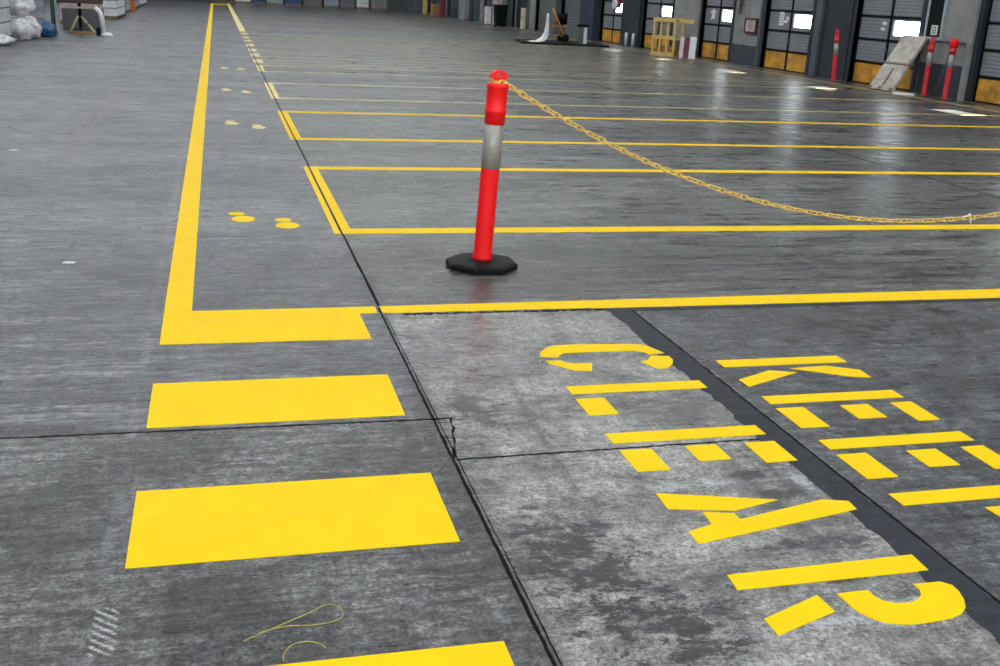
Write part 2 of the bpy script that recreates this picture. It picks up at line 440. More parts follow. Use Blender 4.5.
# asphalt strip: straight right edge, ragged left edge
r_ = random.Random(4)
sb = MB(); b = sb.bm; n = 130; A = []; B = []
for i in range(n + 1):
    yy = -2 + (5.24 + 2) * i / n
    t = .5 * math.sin(yy * 5.1) + .5 * math.sin(yy * 11.7 + 1)
    A.append((2.035 + .012 * t + r_.uniform(-.010, .010), yy)); B.append((2.165 + r_.uniform(-.002, .002), yy))
va = [b.verts.new((*p, .0015)) for p in A]; vb = [b.verts.new((*p, .0015)) for p in B]
va0 = [b.verts.new((*p, 0)) for p in A]; vb0 = [b.verts.new((*p, 0)) for p in B]
for i in range(n):
    b.faces.new((va[i], vb[i], vb[i + 1], va[i + 1])); b.faces.new((va0[i], va[i], va[i + 1], va0[i + 1])); b.faces.new((vb[i], vb0[i], vb0[i + 1], vb[i + 1]))
bmesh.ops.recalc_face_normals(b, faces=b.faces)
struct('trim_11', sb, 'strip')
ragged(2.173, -2, 2.173, 5.24, .012, .003, 150, 'trim_12', 'seal', seed=12)
ragged(7.2, 7.0, 7.2, 40, .014, .003, 80, 'trim_13', 'seal', seed=13)

# ------------------------------------------------------------------ painted floor markings
PT = .0022
def paint(name, polys, label, cat, group=None, m='yellow'):
    xs = [p[0] for q in polys for p in q]; ys_ = [p[1] for q in polys for p in q]
    cx, cy = sum(xs) / len(xs), sum(ys_) / len(ys_)
    b = MB()
    for q in polys: b.prism([(x - cx, y - cy) for x, y in q], 0, PT)
    o = b.build(name, m, loc=(cx, cy, 0.0)); tag(o, label, cat, group); return o
def R(x0, x1, y0, y1): return [(x0, y0), (x1, y0), (x1, y1), (x0, y1)]
# pedestrian walkway border: long line + foot + far end, one continuous piece of paint
paint('walkway_border_line', [[(-.300, 4.885), (.684, 4.875), (.676, 5.295), (.772, 5.305), (.775, 5.415), (-.166, 5.412), (-.166, 30), (-.166, 74), (.72, 74), (.72, 77), (-.31, 77), (-.31, 30), (-.302, 5.6)]],
      'long solid yellow line edging the walkway on its left, turning across at its near end', 'floor line')
bars = [(4.371, 3.895, 'yellow walkway crossing bar just in front of the border line corner'),
        (3.357, 2.860, 'wide yellow crossing bar in the middle of the lower left floor'),
        (2.320, 1.830, 'yellow crossing bar cut off by the bottom edge of the photo')]
for y1, y0, lb in bars:
    paint('crossing_bar', [R(-.302, .685, y0, y1)], lb, 'floor marking', 'yellow crossing bars of the walkway')
# front line on the right
L1 = [(.70, 5.412), (.70, 5.33), (.80, 5.325)]
r_ = random.Random(9)
low = [(.80 + i * .06, 5.295 + r_.uniform(-.006, .006)) for i in range(1, 20)]
poly = [(.800, 5.418), (.800, 5.305)] + low + [(2.02, 5.285), (13.4, 5.295), (13.4, 5.49), (5.0, 5.478), (2.4, 5.44)]
paint('bay_front_line', [poly], 'thick yellow line running right from the walkway joint, in front of the bollard', 'floor line')

# bay outlines: a lengthwise dash of two stripes along the joint and cross lines at its ends
def bay(y0, y1, w0, w1, label, m, xe=13.3, xs=.742, xd=.866, first=False):
    g0 = w0; g1 = w1
    left = R(xs, .782, y0, y1)
    ri = [(.800, y0), (xe, y0 + .05 * (1 if first else 0)), (xe, y0 + g0 + (.05 if first else 0)), (xd, y0 + g0), (xd, y1 - g1), (xe, y1 - g1), (xe, y1), (.800, y1)]
    return paint('bay_outline', [left, ri], label, 'floor line', 'yellow bay outlines beyond the bollard', m)
bay(7.17, 10.0, .16, .15, 'yellow bay outline nearest behind the bollard, touching the hanging chain', 'yellow', first=True)
bay(11.80, 14.5, .14, .15, 'second yellow bay outline back from the bollard', 'yellow')
bay(16.08, 18.65, .13, .15, 'third yellow bay outline back from the bollard', 'pale_yellow')
bay(20.95, 22.55, .13, .13, 'fourth yellow bay outline back from the bollard', 'pale_yellow')
for (a_, b_), w in zip(((23.15, 24.2), (25.1, 26.2), (26.95, 27.95), (29.0, 30.05), (31.2, 32.1), (33.0, 33.9), (35.2, 36.2)), ('fifth', 'sixth', 'seventh', 'eighth', 'ninth', 'tenth', 'eleventh')):
    bay(a_, b_, .08, .08, w + ' yellow bay outline back from the bollard, small in the distance', 'pale_yellow', xe=12.9, xs=.735, xd=.93)
paint('walkway_far_line', [R(.73, .93, 37.2, 80)], 'far solid stretch of yellow line right of the walkway near the end wall', 'floor line', m='pale_yellow')
for yy, w in ((41, 'first'), (46.5, 'second'), (53, 'third'), (61, 'fourth')):
    paint('far_cross_line', [R(.95, 12.6, yy, yy + .14)], w + ' faint cross line past the last bay dash', 'floor line', 'faint far cross lines', 'pale_yellow')
paint('dock_edge_line', [R(13.82, 13.95, 12, 60)], 'worn yellow line running along the foot of the dock doors', 'floor line', m='pale_yellow')

# footprints (toe towards the viewer): sole + heel
def footprint(x, y, label, flip=1, m='yellow', sc=1.0, skew=0.0):
    t = thing('painted_footprint', label, 'floor marking', (x, y, 0), 'painted footprints in the walkway')
    def ell(cx, cy, rx, ry, n=20, sq=.0): return [(sc * (cx + rx * math.cos(2 * PI * k / n) * (1 + sq * math.sin(2 * PI * k / n))), sc * (cy + ry * math.sin(2 * PI * k / n))) for k in range(n)]
    MB().prism(ell(.012 * flip + skew, -.045, .082, .105, sq=-.12), 0, PT).build('sole', m, t)
    MB().prism(ell(-.006 * flip - skew, .135, .058, .058), 0, PT).build('heel', m, t)
footprint(.120, 7.72, 'yellow painted footprint left of the nearest pair in the walkway', 1, skew=.012)
footprint(.430, 7.50, 'yellow painted footprint right of the nearest pair in the walkway', 1)
footprint(.13, 13.15, 'pale yellow footprint on the left in the middle pair of the walkway', 1, 'pale_yellow')
footprint(.43, 12.82, 'pale yellow footprint on the right in the middle pair of the walkway', 1, 'pale_yellow')
footprint(.11, 17.2, 'faint footprint on the left in the third pair up the walkway', 1, 'pale_yellow')
footprint(.40, 16.95, 'faint footprint on the right in the third pair up the walkway', 1, 'pale_yellow')
footprint(.11, 21.5, 'faintest footprint on the left in the farthest pair up the walkway', 1, 'pale_yellow')
footprint(.42, 21.4, 'faintest footprint on the right in the farthest pair up the walkway', 1, 'pale_yellow')

# stencilled words
def word(name, label, letters):
    cx = sum(p[0] for _, q in letters for r in q for p in r) / sum(len(r) for _, q in letters for r in q)
    cy = sum(p[1] for _, q in letters for r in q for p in r) / sum(len(r) for _, q in letters for r in q)
    t = thing(name, label, 'floor lettering', (cx, cy, 0))
    for l, q in letters:
        b = MB()
        for poly in q: b.prism([(x - cx, y - cy) for x, y in poly], 0, PT)
        b.build('letter', 'yellow', t, label='painted letter ' + l)
CL = [('C', [[(1.4344, 4.5252), (1.4539, 4.5843), (1.4994, 4.6486), (1.5462, 4.6789), (1.6244, 4.6869), (1.8075, 4.6777), (1.9882, 4.6557), (2.0255, 4.6093), (2.062, 4.5096), (1.9771, 4.5031), (1.9641, 4.539), (1.9304, 4.5648), (1.7469, 4.5686), (1.5635, 4.5633), (1.5318, 4.5298), (1.5144, 4.5074)], [(1.4442, 4.4642), (1.5167, 4.4651), (1.5277, 4.4343), (1.5679, 4.4151), (1.6548, 4.4112), (1.6193, 4.3084), (1.5379, 4.3234), (1.4869, 4.3863), (1.4479, 4.4256)], [(1.9791, 4.4811), (2.0654, 4.4656), (2.0638, 4.4106), (2.0372, 4.3536), (1.9924, 4.3058), (1.9513, 4.296), (1.9302, 4.3216), (1.896, 4.4081), (1.9399, 4.4243)]]), ('L', [[(1.435, 4.035), (2.07, 4.035), (2.07, 4.13), (1.435, 4.13)], [(1.43, 3.795), (1.56, 3.795), (1.56, 3.98), (1.43, 3.98)]]), ('E', [[(1.43, 3.51), (2.08, 3.51), (2.08, 3.605), (1.43, 3.605)], [(1.43, 3.255), (1.56, 3.255), (1.56, 3.443), (1.43, 3.443)], [(1.7, 3.31), (1.83, 3.31), (1.83, 3.447), (1.7, 3.447)], [(1.95, 3.26), (2.08, 3.26), (2.08, 3.444), (1.95, 3.444)]]), ('A', [[(1.43, 3.081), (1.84, 2.968), (1.6505, 2.9154), (1.4244, 2.9641)], [(1.5348, 2.9241), (1.6374, 2.8985), (1.6397, 2.8553), (1.9991, 2.9455), (2.086, 2.9201), (2.0807, 2.8579), (1.4285, 2.7221), (1.4294, 2.8042), (1.5272, 2.8366)]]), ('R', [[(1.4334, 2.531), (2.0806, 2.5466), (2.075, 2.4513), (1.4264, 2.4473)], [(1.4309, 2.2933), (1.6485, 2.3812), (1.6541, 2.2925), (1.4325, 2.2122)], [(1.7112, 2.3787), (1.8173, 2.3804), (1.8161, 2.3474), (1.8286, 2.3208), (1.8556, 2.3016), (1.9023, 2.2968), (1.9395, 2.3098), (1.9651, 2.3317), (1.9757, 2.3583), (1.9753, 2.3873), (2.0678, 2.3853), (2.0916, 2.3606), (2.0895, 2.327), (2.075, 2.2831), (2.0493, 2.2424), (2.0149, 2.2169), (1.9742, 2.2024), (1.9206, 2.1965), (1.8695, 2.1934), (1.815, 2.1986), (1.7833, 2.2087), (1.7561, 2.2255), (1.7339, 2.2507), (1.7211, 2.2761), (1.7152, 2.3132), (1.7137, 2.3456)]])]
KP = [('K', [[(2.272, 4.285), (2.925, 4.285), (2.925, 4.38), (2.272, 4.38)], [(2.2631, 4.1159), (2.4692, 4.2185), (2.5927, 4.1767), (2.2671, 4.0251)], [(2.5879, 4.2342), (2.7825, 4.2475), (2.9268, 4.1744), (2.9202, 4.0716), (2.8352, 4.0884)]]), ('E', [[(2.265, 3.815), (2.92, 3.815), (2.92, 3.905), (2.265, 3.905)], [(2.26, 3.55), (2.39, 3.55), (2.39, 3.765), (2.26, 3.765)], [(2.565, 3.61), (2.7, 3.61), (2.7, 3.76), (2.565, 3.76)], [(2.815, 3.555), (2.92, 3.555), (2.92, 3.762), (2.815, 3.762)]]), ('E', [[(2.265, 3.3369999999999997), (2.92, 3.3369999999999997), (2.92, 3.4269999999999996), (2.265, 3.4269999999999996)], [(2.26, 3.072), (2.39, 3.072), (2.39, 3.287), (2.26, 3.287)], [(2.565, 3.1319999999999997), (2.7, 3.1319999999999997), (2.7, 3.282), (2.565, 3.282)], [(2.815, 3.077), (2.92, 3.077), (2.92, 3.284), (2.815, 3.284)]]), ('P', [[(2.265, 2.859), (2.92, 2.859), (2.92, 2.949), (2.265, 2.949)], [(2.92, 2.8), (2.9164452768745974, 2.75415377432621), (2.905917713514588, 2.7100693933942037), (2.8888218782759707, 2.6694409952403935), (2.865814754519511, 2.633829906421161), (2.8377804931086263, 2.6046046411089017), (2.8057964349875415, 2.5828883098598476), (2.7710917095729837, 2.5695154591052405), (2.735, 2.565), (2.698908290427016, 2.5695154591052405), (2.6642035650124583, 2.5828883098598476), (2.6322195068913734, 2.6046046411089017), (2.6041852454804886, 2.633829906421161), (2.581178121724029, 2.6694409952403935), (2.564082286485412, 2.7100693933942037), (2.5535547231254023, 2.7541537743262094), (2.55, 2.8), (2.65, 2.8), (2.6516332511657255, 2.776589161358064), (2.6564702397365405, 2.754077988116189), (2.6643250829542837, 2.7333315720376476), (2.674895923599143, 2.715147186257614), (2.6877765301933336, 2.7002236465236944), (2.702471908248967, 2.689134456098645), (2.718417322628629, 2.6823057663516123), (2.735, 2.6799999999999997), (2.751582677371371, 2.6823057663516123), (2.7675280917510325, 2.689134456098645), (2.782223469806666, 2.7002236465236944), (2.7951040764008566, 2.715147186257614), (2.805674917045716, 2.7333315720376476), (2.8135297602634592, 2.754077988116189), (2.8183667488342743, 2.776589161358064), (2.82, 2.8)]])]
word('painted_word', 'yellow stencilled word CLEAR on the lighter concrete slab', CL)
word('painted_word', 'yellow stencilled word KEEP on the dark slab at the right edge', KP)

# crayon scribble on the near-left slab
pts = [(.02, 2.44), (.08, 2.475), (.14, 2.51), (.20, 2.545), (.245, 2.575), (.27, 2.565), (.285, 2.535), (.28, 2.505), (.25, 2.488), (.20, 2.482), (.13, 2.488), (.06, 2.47)]
pts2 = [(.115, 2.335), (.118, 2.365), (.14, 2.40), (.175, 2.41), (.21, 2.395), (.225, 2.37)]
def smooth(p, k=6):
    o = []
    for i in range(len(p) - 1):
        p0 = Vector(p[max(i - 1, 0)]); p1 = Vector(p[i]); p2 = Vector(p[i + 1]); p3 = Vector(p[min(i + 2, len(p) - 1)])
        for j in range(k):
            t = j / k
            o.append(.5 * ((2 * p1) + (-p0 + p2) * t + (2 * p0 - 5 * p1 + 4 * p2 - p3) * t * t + (-p0 + 3 * p1 - 3 * p2 + p3) * t ** 3))
    return o + [Vector(p[-1])]
b = MB()
for q in (pts, pts2):
    b.tube([(*v, .0008) for v in smooth(q)], .0016, 5)
tag(b.build('crayon_scribble', 'chalk'), 'thin looping yellow scribble on the concrete below the wide crossing bar', 'scribble')

# ------------------------------------------------------------------ bollards
def bollard_parts(t, red='red', base=True, tiltz=0.0):
    if base:
        o = MB().lathe([(.200, 0), (.226, .006), (.226, .033), (.208, .044), (.10, .052), (.085, .056), (.0, .056)], 8, smooth=False).build('base', 'rubber', t)
        h = MB().box(.10, .165, -.035, .035, .0395, .0475, .003, Matrix.Rotation(-.9, 4, 'Z')).build('handle_slot', 'black', o)
    lean = Matrix.Rotation(math.radians(2.6) if base else 0, 4, 'Y')
    z0 = .05 if base else 0.0
    p = MB().lathe([(.064, z0), (.0615, z0 + .02), (.0565, z0 + .06), (.0565, .617), (.0565, .881), (.0, .881)], 32, lean).build('post', red, t)
    MB().lathe([(.0560, .617), (.0583, .618), (.0583, .880), (.0560, .881)], 32, lean).build('reflective_band', 'silver', t, label='silver reflective band')
    MB().lathe([(.0565, .86), (.0615, .862), (.0615, .925), (.0655, .93), (.0655, .945), (.0620, .95), (.0620, 1.07), (.0670, 1.078), (.0670, 1.092), (.058, 1.10), (.0, 1.10)], 32, lean @ Matrix.Translation((0, 0, .021))).build('collar', red, t)
    # top grip: a neck, a flange and an upright half disc with a hole
    c = MB()
    c.lathe([(.026, 1.098), (.022, 1.105), (.022, 1.125), (.03, 1.132), (.0, 1.132)], 16, lean @ Matrix.Translation((0, 0, .012)))
    b_ = bmesh.new(); n_ = 22; o_ = []; i_ = []
    for k in range(n_):
        a_ = 2 * PI * k / n_; ca, sa = math.cos(a_), math.sin(a_)
        zz = 1.145 + (.042 * sa if sa > 0 else .016 * sa)
        o_.append((.052 * ca, zz)); i_.append((.012 * ca, 1.158 + .010 * sa))
    th = .026
    vv = {}
    for side, yy in ((0, -th), (1, th)):
        vv[side] = ([b_.verts.new((x_, yy, z_)) for x_, z_ in o_], [b_.verts.new((x_, yy, z_)) for x_, z_ in i_])
    for k in range(n_):
        j = (k + 1) % n_
        b_.faces.new((vv[0][0][k], vv[0][0][j], vv[0][1][j], vv[0][1][k])); b_.faces.new((vv[1][0][j], vv[1][0][k], vv[1][1][k], vv[1][1][j]))
        b_.faces.new((vv[0][0][j], vv[0][0][k], vv[1][0][k], vv[1][0][j])); b_.faces.new((vv[0][1][k], vv[0][1][j], vv[1][1][j], vv[1][1][k]))
    bmesh.ops.recalc_face_normals(b_, faces=b_.faces)
    c._add(b_, lean @ Matrix.Translation((0, 0, .012)))
    c.build('top_grip', red, t)
BX, BY = 1.552, 6.222; XM_ = 4.58
t = thing('bollard', 'red bollard with silver band standing on a black octagonal rubber base, chain at its top', 'bollard', (BX, BY, 0))
bollard_parts(t)
t2 = dup(t, (2 * XM_ - BX, BY, 0), 'red bollard holding the far end of the yellow chain, right of the frame', rot=(0, 0, PI))
# the far ones stand against the dock wall without the heavy rubber base
t3 = thing('wall_bollard', 'red and silver bollard standing in the dark recess between two dock doors', 'bollard', (14.47, 23.55, 0), 'red bollards along the dock wall')
bollard_parts(t3, 'redfar', base=False)
t3.rotation_euler = (0, -.06, 0)
dup(t3, (14.57, 20.12, 0), 'red bollard beside the leaning boards, left of the wall pair', 'red bollards along the dock wall', rot=(0, 0, .6))
t5 = dup(t3, (14.53, 19.36, 0), 'red bollard with a bulky orange-red cap, right of the wall pair', 'red bollards along the dock wall', rot=(0, 0, .9))
MB().lathe([(.07, 1.02), (.082, 1.03), (.082, 1.16), (.06, 1.19), (0, 1.19)], 20).build('cap', 'red', t5)

# chain: a hanging catenary of links between the two bollards
XA, ZA, XM, ZM = 1.632, 1.130, 4.58, .280
k = (ZA - ZM) / (XM - XA) ** 2
def czz(x): return ZM + k * (x - XM) ** 2
XE = 2 * XM - XA
# arc length sampling
N = 2000; P = [(XA + (XE - XA) * i / N) for i in range(N + 1)]
acc = [0.0]
for i in range(N): acc.append(acc[-1] + math.hypot(P[i + 1] - P[i], czz(P[i + 1]) - czz(P[i])))
nl = 150; pitch = acc[-1] / nl
chain = thing('hanging_chain', 'yellow plastic link chain hanging from the top of the bollard out to the right', 'chain', (XA, BY, 0))
def link_mesh(L, W, r):
    pts_ = []
    n_ = 8; h = L / 2 - W / 2
    for i in range(n_ + 1): a_ = -PI / 2 + PI * i / n_; pts_.append((h + W / 2 * math.cos(a_), W / 2 * math.sin(a_), 0))
    for i in range(n_ + 1): a_ = PI / 2 + PI * i / n_; pts_.append((-h + W / 2 * math.cos(a_), W / 2 * math.sin(a_), 0))
    return pts_
lp = link_mesh(pitch * 1.34, .027, .0046)
src = MB().tube(lp, .0046, 6, closed=True).build('link', 'chain', chain)
link_me = src.data
def place(x, i, o):
    dz = 2 * k * (x - XM); ang = math.atan(dz)
    o.matrix_local = Matrix.Translation((x - XA, 0, czz(x))) @ Matrix.Rotation(-ang, 4, 'Y') @ Matrix.Rotation(PI / 2 * (i % 2) + .5 + .25 * math.sin(i * 1.7), 4, 'X')
j = 0; xs_ = []
for i in range(nl):
    s_ = (i + .5) * pitch
    while acc[j] < s_: j += 1
    xs_.append(P[j])
first = True
inview = [x for x in xs_ if x < 5.50]
rest = MB()
for i, x in enumerate(xs_):
    if i < 97:
        o = src if first else src.copy()
        if not first: COL.objects.link(o); o.parent = chain
        first = False
        place(x, i, o)
    else:
        dz = 2 * k * (x - XM)
        m_ = Matrix.Translation((x - XA, 0, czz(x))) @ Matrix.Rotation(-math.atan(dz), 4, 'Y') @ Matrix.Rotation(PI / 2 * (i % 2) + .5 + .25 * math.sin(i * 1.7), 4, 'X')
        b_ = MB().tube(lp, .0046, 6, closed=True).bm
        rest._add(b_, m_)
rest.build('chain_run', 'chain', chain, kind='stuff')
# loop of chain round the neck of the grip
wr = MB()
n_ = 9
for i in range(n_):
    a_ = 2 * PI * i / n_
    m_ = Matrix.Translation((-.024 + .042 * math.cos(a_), .042 * math.sin(a_), 1.128)) @ Matrix.Rotation(a_ + PI / 2, 4, 'Z') @ Matrix.Rotation(PI / 2 * (i % 2) + .3, 4, 'X')
    b_ = MB().tube(link_mesh(.040, .024, .0042), .0042, 6, closed=True).bm
    wr._add(b_, m_)
wr.build('chain_loop', 'chain', chain)
xc = 5.02; zc = czz(xc)
cl = MB()
cl.tube([(xc - XA - .045, 0, zc + .004), (xc - XA, 0, zc + .014), (xc - XA + .012, 0, zc + .028), (xc - XA + .025, .003, zc + .008), (xc - XA + .03, .003, zc - .025), (xc - XA + .035, 0, zc - .038)], [.006, .008, .008, .009, .009, .006], 7)
cl.build('clip', 'white', chain, label='white plastic joining clip')

# ------------------------------------------------------------------ dock wall
DW = .18
doors = [  # (y0, y1) openings of the panelled dock doors
    (12.10, 14.45), (16.40, 18.88), (20.86, 23.38), (25.38, 27.88), (29.90, 32.04), (34.38, 36.95), (39.05, 41.45)]
rollers = [(43.40, 46.60), (47.15, 50.6)]
far_open = [(52.0, 54.9), (58.6, 61.0), (64.5, 67.0), (70, 72.6), (75.5, 78)]
DH = 2.60
wl = MB(); edges = sorted(doors + rollers + far_open)
prev = YB
for (y0, y1) in edges:
    wl.box(XW, XW + .35, prev, y0, 0, ZR); wl.box(XW, XW + .35, y0, y1, DH, ZR); prev = y1
wl.box(XW, XW + .35, prev, YF, 0, ZR)
struct('wall_right', wl, 'wall')
def wbox(name, m, x0, x1, y0, y1, z0, z1, bev=.0): return struct(name, MB().box(x0, x1, y0, y1, z0, z1, bev), m)
tn = 20
def trim(m, *a, **kw):
    global tn
    tn += 1; return wbox('trim_%d' % tn, m, *a, **kw)
# doors
rows = [(0.015, .50), (.50, 1.02), (1.02, 1.54), (1.54, 2.06), (2.06, DH)]
for di, (y0, y1) in enumerate(doors):
    root = MB()
    xf = XW + .10                       # door leaf plane
    ym = (y0 + y1) / 2
    # dark steel frame of the leaf
    for (za, zb) in rows[1:]:
        root.box(xf - .012, xf + .03, y0, y1, za - .028, za + .028)
    root.box(xf - .012, xf + .03, y0, y1, 0.0, .03)
    root.box(xf - .012, xf + .03, y0, y0 + .05, 0, DH); root.box(xf - .012, xf + .03, y1 - .05, y1, 0, DH)
    root.box(xf - .012, xf + .03, ym - .045, ym + .045, 0, DH)
    dr = struct('door_%d' % (di + 1), root, 'black')
    for ri, (za, zb) in enumerate(rows):
        for ci, (ya, yb) in enumerate(((y0 + .05, ym - .045), (ym + .045, y1 - .05))):
            za2 = za + (.028 if ri else .015); zb2 = zb - .028
            if ri == 2 and ci == 0:
                # the near column of the third row holds a window: ribbed surround, rubber gasket and a clear pane
                wy0, wy1, wz0, wz1 = ya + .06, yb - .06, 1.12, 1.49
                s_ = MB(); x0_, x1_ = xf, xf + .035
                s_.box(x0_, x1_, ya, wy0, za2, zb2); s_.box(x0_, x1_, wy1, yb, za2, zb2); s_.box(x0_, x1_, wy0, wy1, za2, wz0); s_.box(x0_, x1_, wy0, wy1, wz1, zb2)
                s_.build('panel', 'door', dr)
                w_ = MB()
                w_.box(x0_ - .006, x1_, wy0 - .001, wy0 + .02, wz0, wz1); w_.box(x0_ - .006, x1_, wy1 - .02, wy1 + .001, wz0, wz1); w_.box(x0_ - .006, x1_, wy0, wy1, wz0 - .001, wz0 + .02); w_.box(x0_ - .006, x1_, wy0, wy1, wz1 - .02, wz1 + .001)
                wf = w_.build('window_frame', 'steel', dr)
                MB().box(x0_ + .012, x0_ + .018, wy0 + .02, wy1 - .02, wz0 + .02, wz1 - .02).build('pane', 'glass', wf)
            else:
                MB().box(xf, xf + .035, ya, yb, za2, zb2).build('bumper_panel' if ri == 0 else 'panel', 'orange' if ri == 0 else 'door', dr)
    if di in (2, 3, 4):
        MB().box(xf - .02, xf + .0, y0 + 1.45, y0 + 1.60, 1.24, 1.30).build('door_handle', 'white', dr)
    MB().box(xf - .04, xf - .012, ym - .03, ym + .03, .74, .84).build('latch', 'steel', dr)
    # guides each side
    trim('dark', XW - .03, XW + .10, y0 - .13, y0 + .0, 0, DH + .3); trim('dark', XW - .03, XW + .10, y1, y1 + .13, 0, DH + .3)
    trim('black', XW + .14, XW + .34, y0, y1, DH - .02, DH)
for di, (y0, y1) in enumerate(rollers):
    dr = struct('door_%d' % (di + 10), MB().box(XW + .12, XW + .16, y0, y1, 0, DH), 'roller')
    trim('dark', XW - .02, XW + .12, y0 - .12, y0, 0, DH); trim('dark', XW - .02, XW + .12, y1, y1 + .12, 0, DH)
for di, (y0, y1) in enumerate(far_open):
    struct('door_%d' % (di + 20), MB().box(XW + .2, XW + .25, y0, y1, 0, DH), 'dark')
    trim('teal', XW - .05, XW + .1, y0 - .2, y0, 0, DH)
    trim('teal', XW - .05, XW + .1, y1, y1 + .2, 0, DH)
# piers: slate dado and fittings
trim('wall_lo', XW - .025, XW, 19.02, 20.66, 0, .66)
trim('wall_lo', XW - .025, XW, 28.02, 29.76, 0, .54)
trim('wall_lo', XW - .025, XW, 32.20, 34.20, 0, .52)
trim('wall_lo', XW - .025, XW, 14.6, 16.2, 0, .66)
trim('dark', XW - .05, XW, 23.52, 24.75, 0, 3.2)
trim('steel', XW - .12, XW, 24.78, 25.06, 0, 4.2)
trim('steel', XW - .04, XW, 27.98 + .06, 28.16, 0, 4.2)
trim('dark', XW - .10, XW, 36.98 + .12, 38.90, 0, 3.6)
trim('navy', XW - .28, XW, 41.58, 43.26, 0, 4.2)
trim('teal', XW - .25, XW, 46.75, 47.02, 0, 4.2)
trim('teal', XW - .30, XW, 55.2, 56.0, 0, 4.2)
trim('wall', XW - .10, XW, 19.0, 19.14, 0, 4.2)
# far wall doors and columns between
for i, (yy, m_) in enumerate(((57.8, 'teal'), (62.3, 'teal'), (63.4, 'wall'), (68.2, 'teal'), (73.6, 'teal'))):
    trim(m_, XW - .35, XW, yy, yy + .5, 0, 4.2)

# narrow hatch with a white frame on the pier beside the bollards, sign inside it
t = thing('wall_hatch', 'tall narrow black hatch in a pale frame on the pier above the wall bollards', 'hatch', (XW - .001, 20.36, 1.14))
hf = MB(); hf.box(-.05, 0, -.30, -.24, 0, 1.5, .004); hf.box(-.05, 0, .24, .30, 0, 1.5, .004); hf.box(-.05, 0, -.24, .24, 0, .05, .004); hf.box(-.05, 0, -.24, .24, 1.45, 1.5, .004)
hf.build('frame', 'palecrate', t); MB().box(-.03, -.004, -.24, .24, .05, 1.45).build('opening', 'black', t)
lb = MB().box(-.036, -.030, -.13, .08, .09, .29).build('notice', 'paper', t)
nb = MB(); nb.box(-.038, -.036, -.08, -.06, .13, .25); nb.box(-.038, -.036, .01, .03, .13, .25); nb.box(-.038, -.036, -.08, .03, .24, .26); nb.box(-.038, -.036, -.08, .03, .12, .14); nb.box(-.038, -.036, -.06, .01, .18, .20)
nb.build('symbol', 'greybox', lb)
# conduit rail across the pier and the drooping cable
tag(MB().tube([(0, -.9, 0), (0, .9, 0)], .02, 8).build('conduit_rail', 'steel', loc=(XW - .05, 19.85, 1.12)), 'thin grey conduit running across the pier behind the two wall bollards', 'conduit')
cb = MB(); cb.tube([Vector(q) - Vector((14.62, 19.9, 0)) for q in smooth([(14.68, 19.62, 1.08), (14.66, 19.66, .8), (14.64, 19.75, .4), (14.67, 19.93, .10), (14.69, 20.15, .03), (14.69, 20.5, .014), (14.68, 20.8, .014)])], .013, 6)
tag(cb.build('drooping_cable', 'greybox', loc=(14.62, 19.9, 0)), 'dark cable drooping from the pier to the floor between the two wall bollards', 'cable')

# extinguisher-style sign box with a dark red frame
t = thing('notice_box', 'square notice board in a dark red frame on the grey wall between dock doors', 'notice board', (XW - .001, 28.62, .88))
f_ = MB(); f_.box(-.07, 0, -.36, -.30, 0, .42); f_.box(-.07, 0, .30, .36, 0, .42); f_.box(-.07, 0, -.30, .30, 0, .05); f_.box(-.07, 0, -.30, .30, .37, .42)
f_.build('frame', 'signred', t); p_ = MB().box(-.05, -.002, -.30, .30, .05, .37).build('notice', 'pink', t)
q_ = MB()
for r0 in (.12, .06):
    q_.tube([(-.052, r0 * math.cos(2 * PI * i / 20), .21 + r0 * math.sin(2 * PI * i / 20)) for i in range(20)], .006, 5, closed=True)
q_.build('dial_mark', 'greybox', p_)
# hose / cable bundle hanging high on the same wall
hb = MB(); hb.tube([Vector(v) for v in smooth([(-.042, .25, 2.6), (-.042, .3, 2.2), (-.05, .42, 1.8), (-.042, .52, 1.55), (-.042, .5, 1.4)])], .04, 8)
hb.tube([Vector(v) for v in smooth([(-.08, -.1, 2.6), (-.1, .0, 2.2), (-.12, .2, 1.95), (-.1, .45, 1.75)])], .03, 8)
tag(hb.build('cable_bundle', 'greybox', loc=(XW, 28.9, 0)), 'dark cables hanging down the wall above the notice board in its red frame', 'cable')
# papers on doors
def poster(y, z, w, h, label, m='paper', lines=True, irregular=False):
    t_ = thing('door_notice', label, 'notice', (XW + .098, y, z))
    if irregular: s_ = MB().prism([(-w / 2, 0), (w / 2, .05), (w / 2 - .03, h * .5), (w / 2 + .05, h * .75), (.02, h), (-w / 2 - .04, h * .7), (-w * .2, h * .45)], -.0, .004, Matrix.Rotation(PI / 2, 4, 'X').to_4x4() if False else Matrix(((0, 0, -1, 0), (-1, 0, 0, 0), (0, 1, 0, 0), (0, 0, 0, 1))))
    else: s_ = MB().box(-.005, 0, -w / 2, w / 2, 0, h)
    s_.build('sheet', m, t_)
    if lines:
        l_ = MB()
        for q in range(4): l_.box(-.0065, -.005, -w * .35, w * .35, h * (.2 + .18 * q), h * (.24 + .18 * q))
        l_.build('printed_lines', 'greybox', t_)
poster(27.15, 1.16, .24, .36, 'white paper notice on the dock door right of the notice board')
poster(31.45, 1.16, .30, .33, 'torn white sticker on the dock door right of the yellow crate', lines=False, irregular=True)
poster(22.36, 1.36, .16, .07, 'small white sticker on the dock door behind the leaning boards', lines=False)
poster(26.83, 1.30, .12, .10, 'small pale sticker beside the white paper notice', lines=False)
poster(35.6, 1.2, .22, .2, 'pale sticker on the dock door above the yellow crate', lines=False)

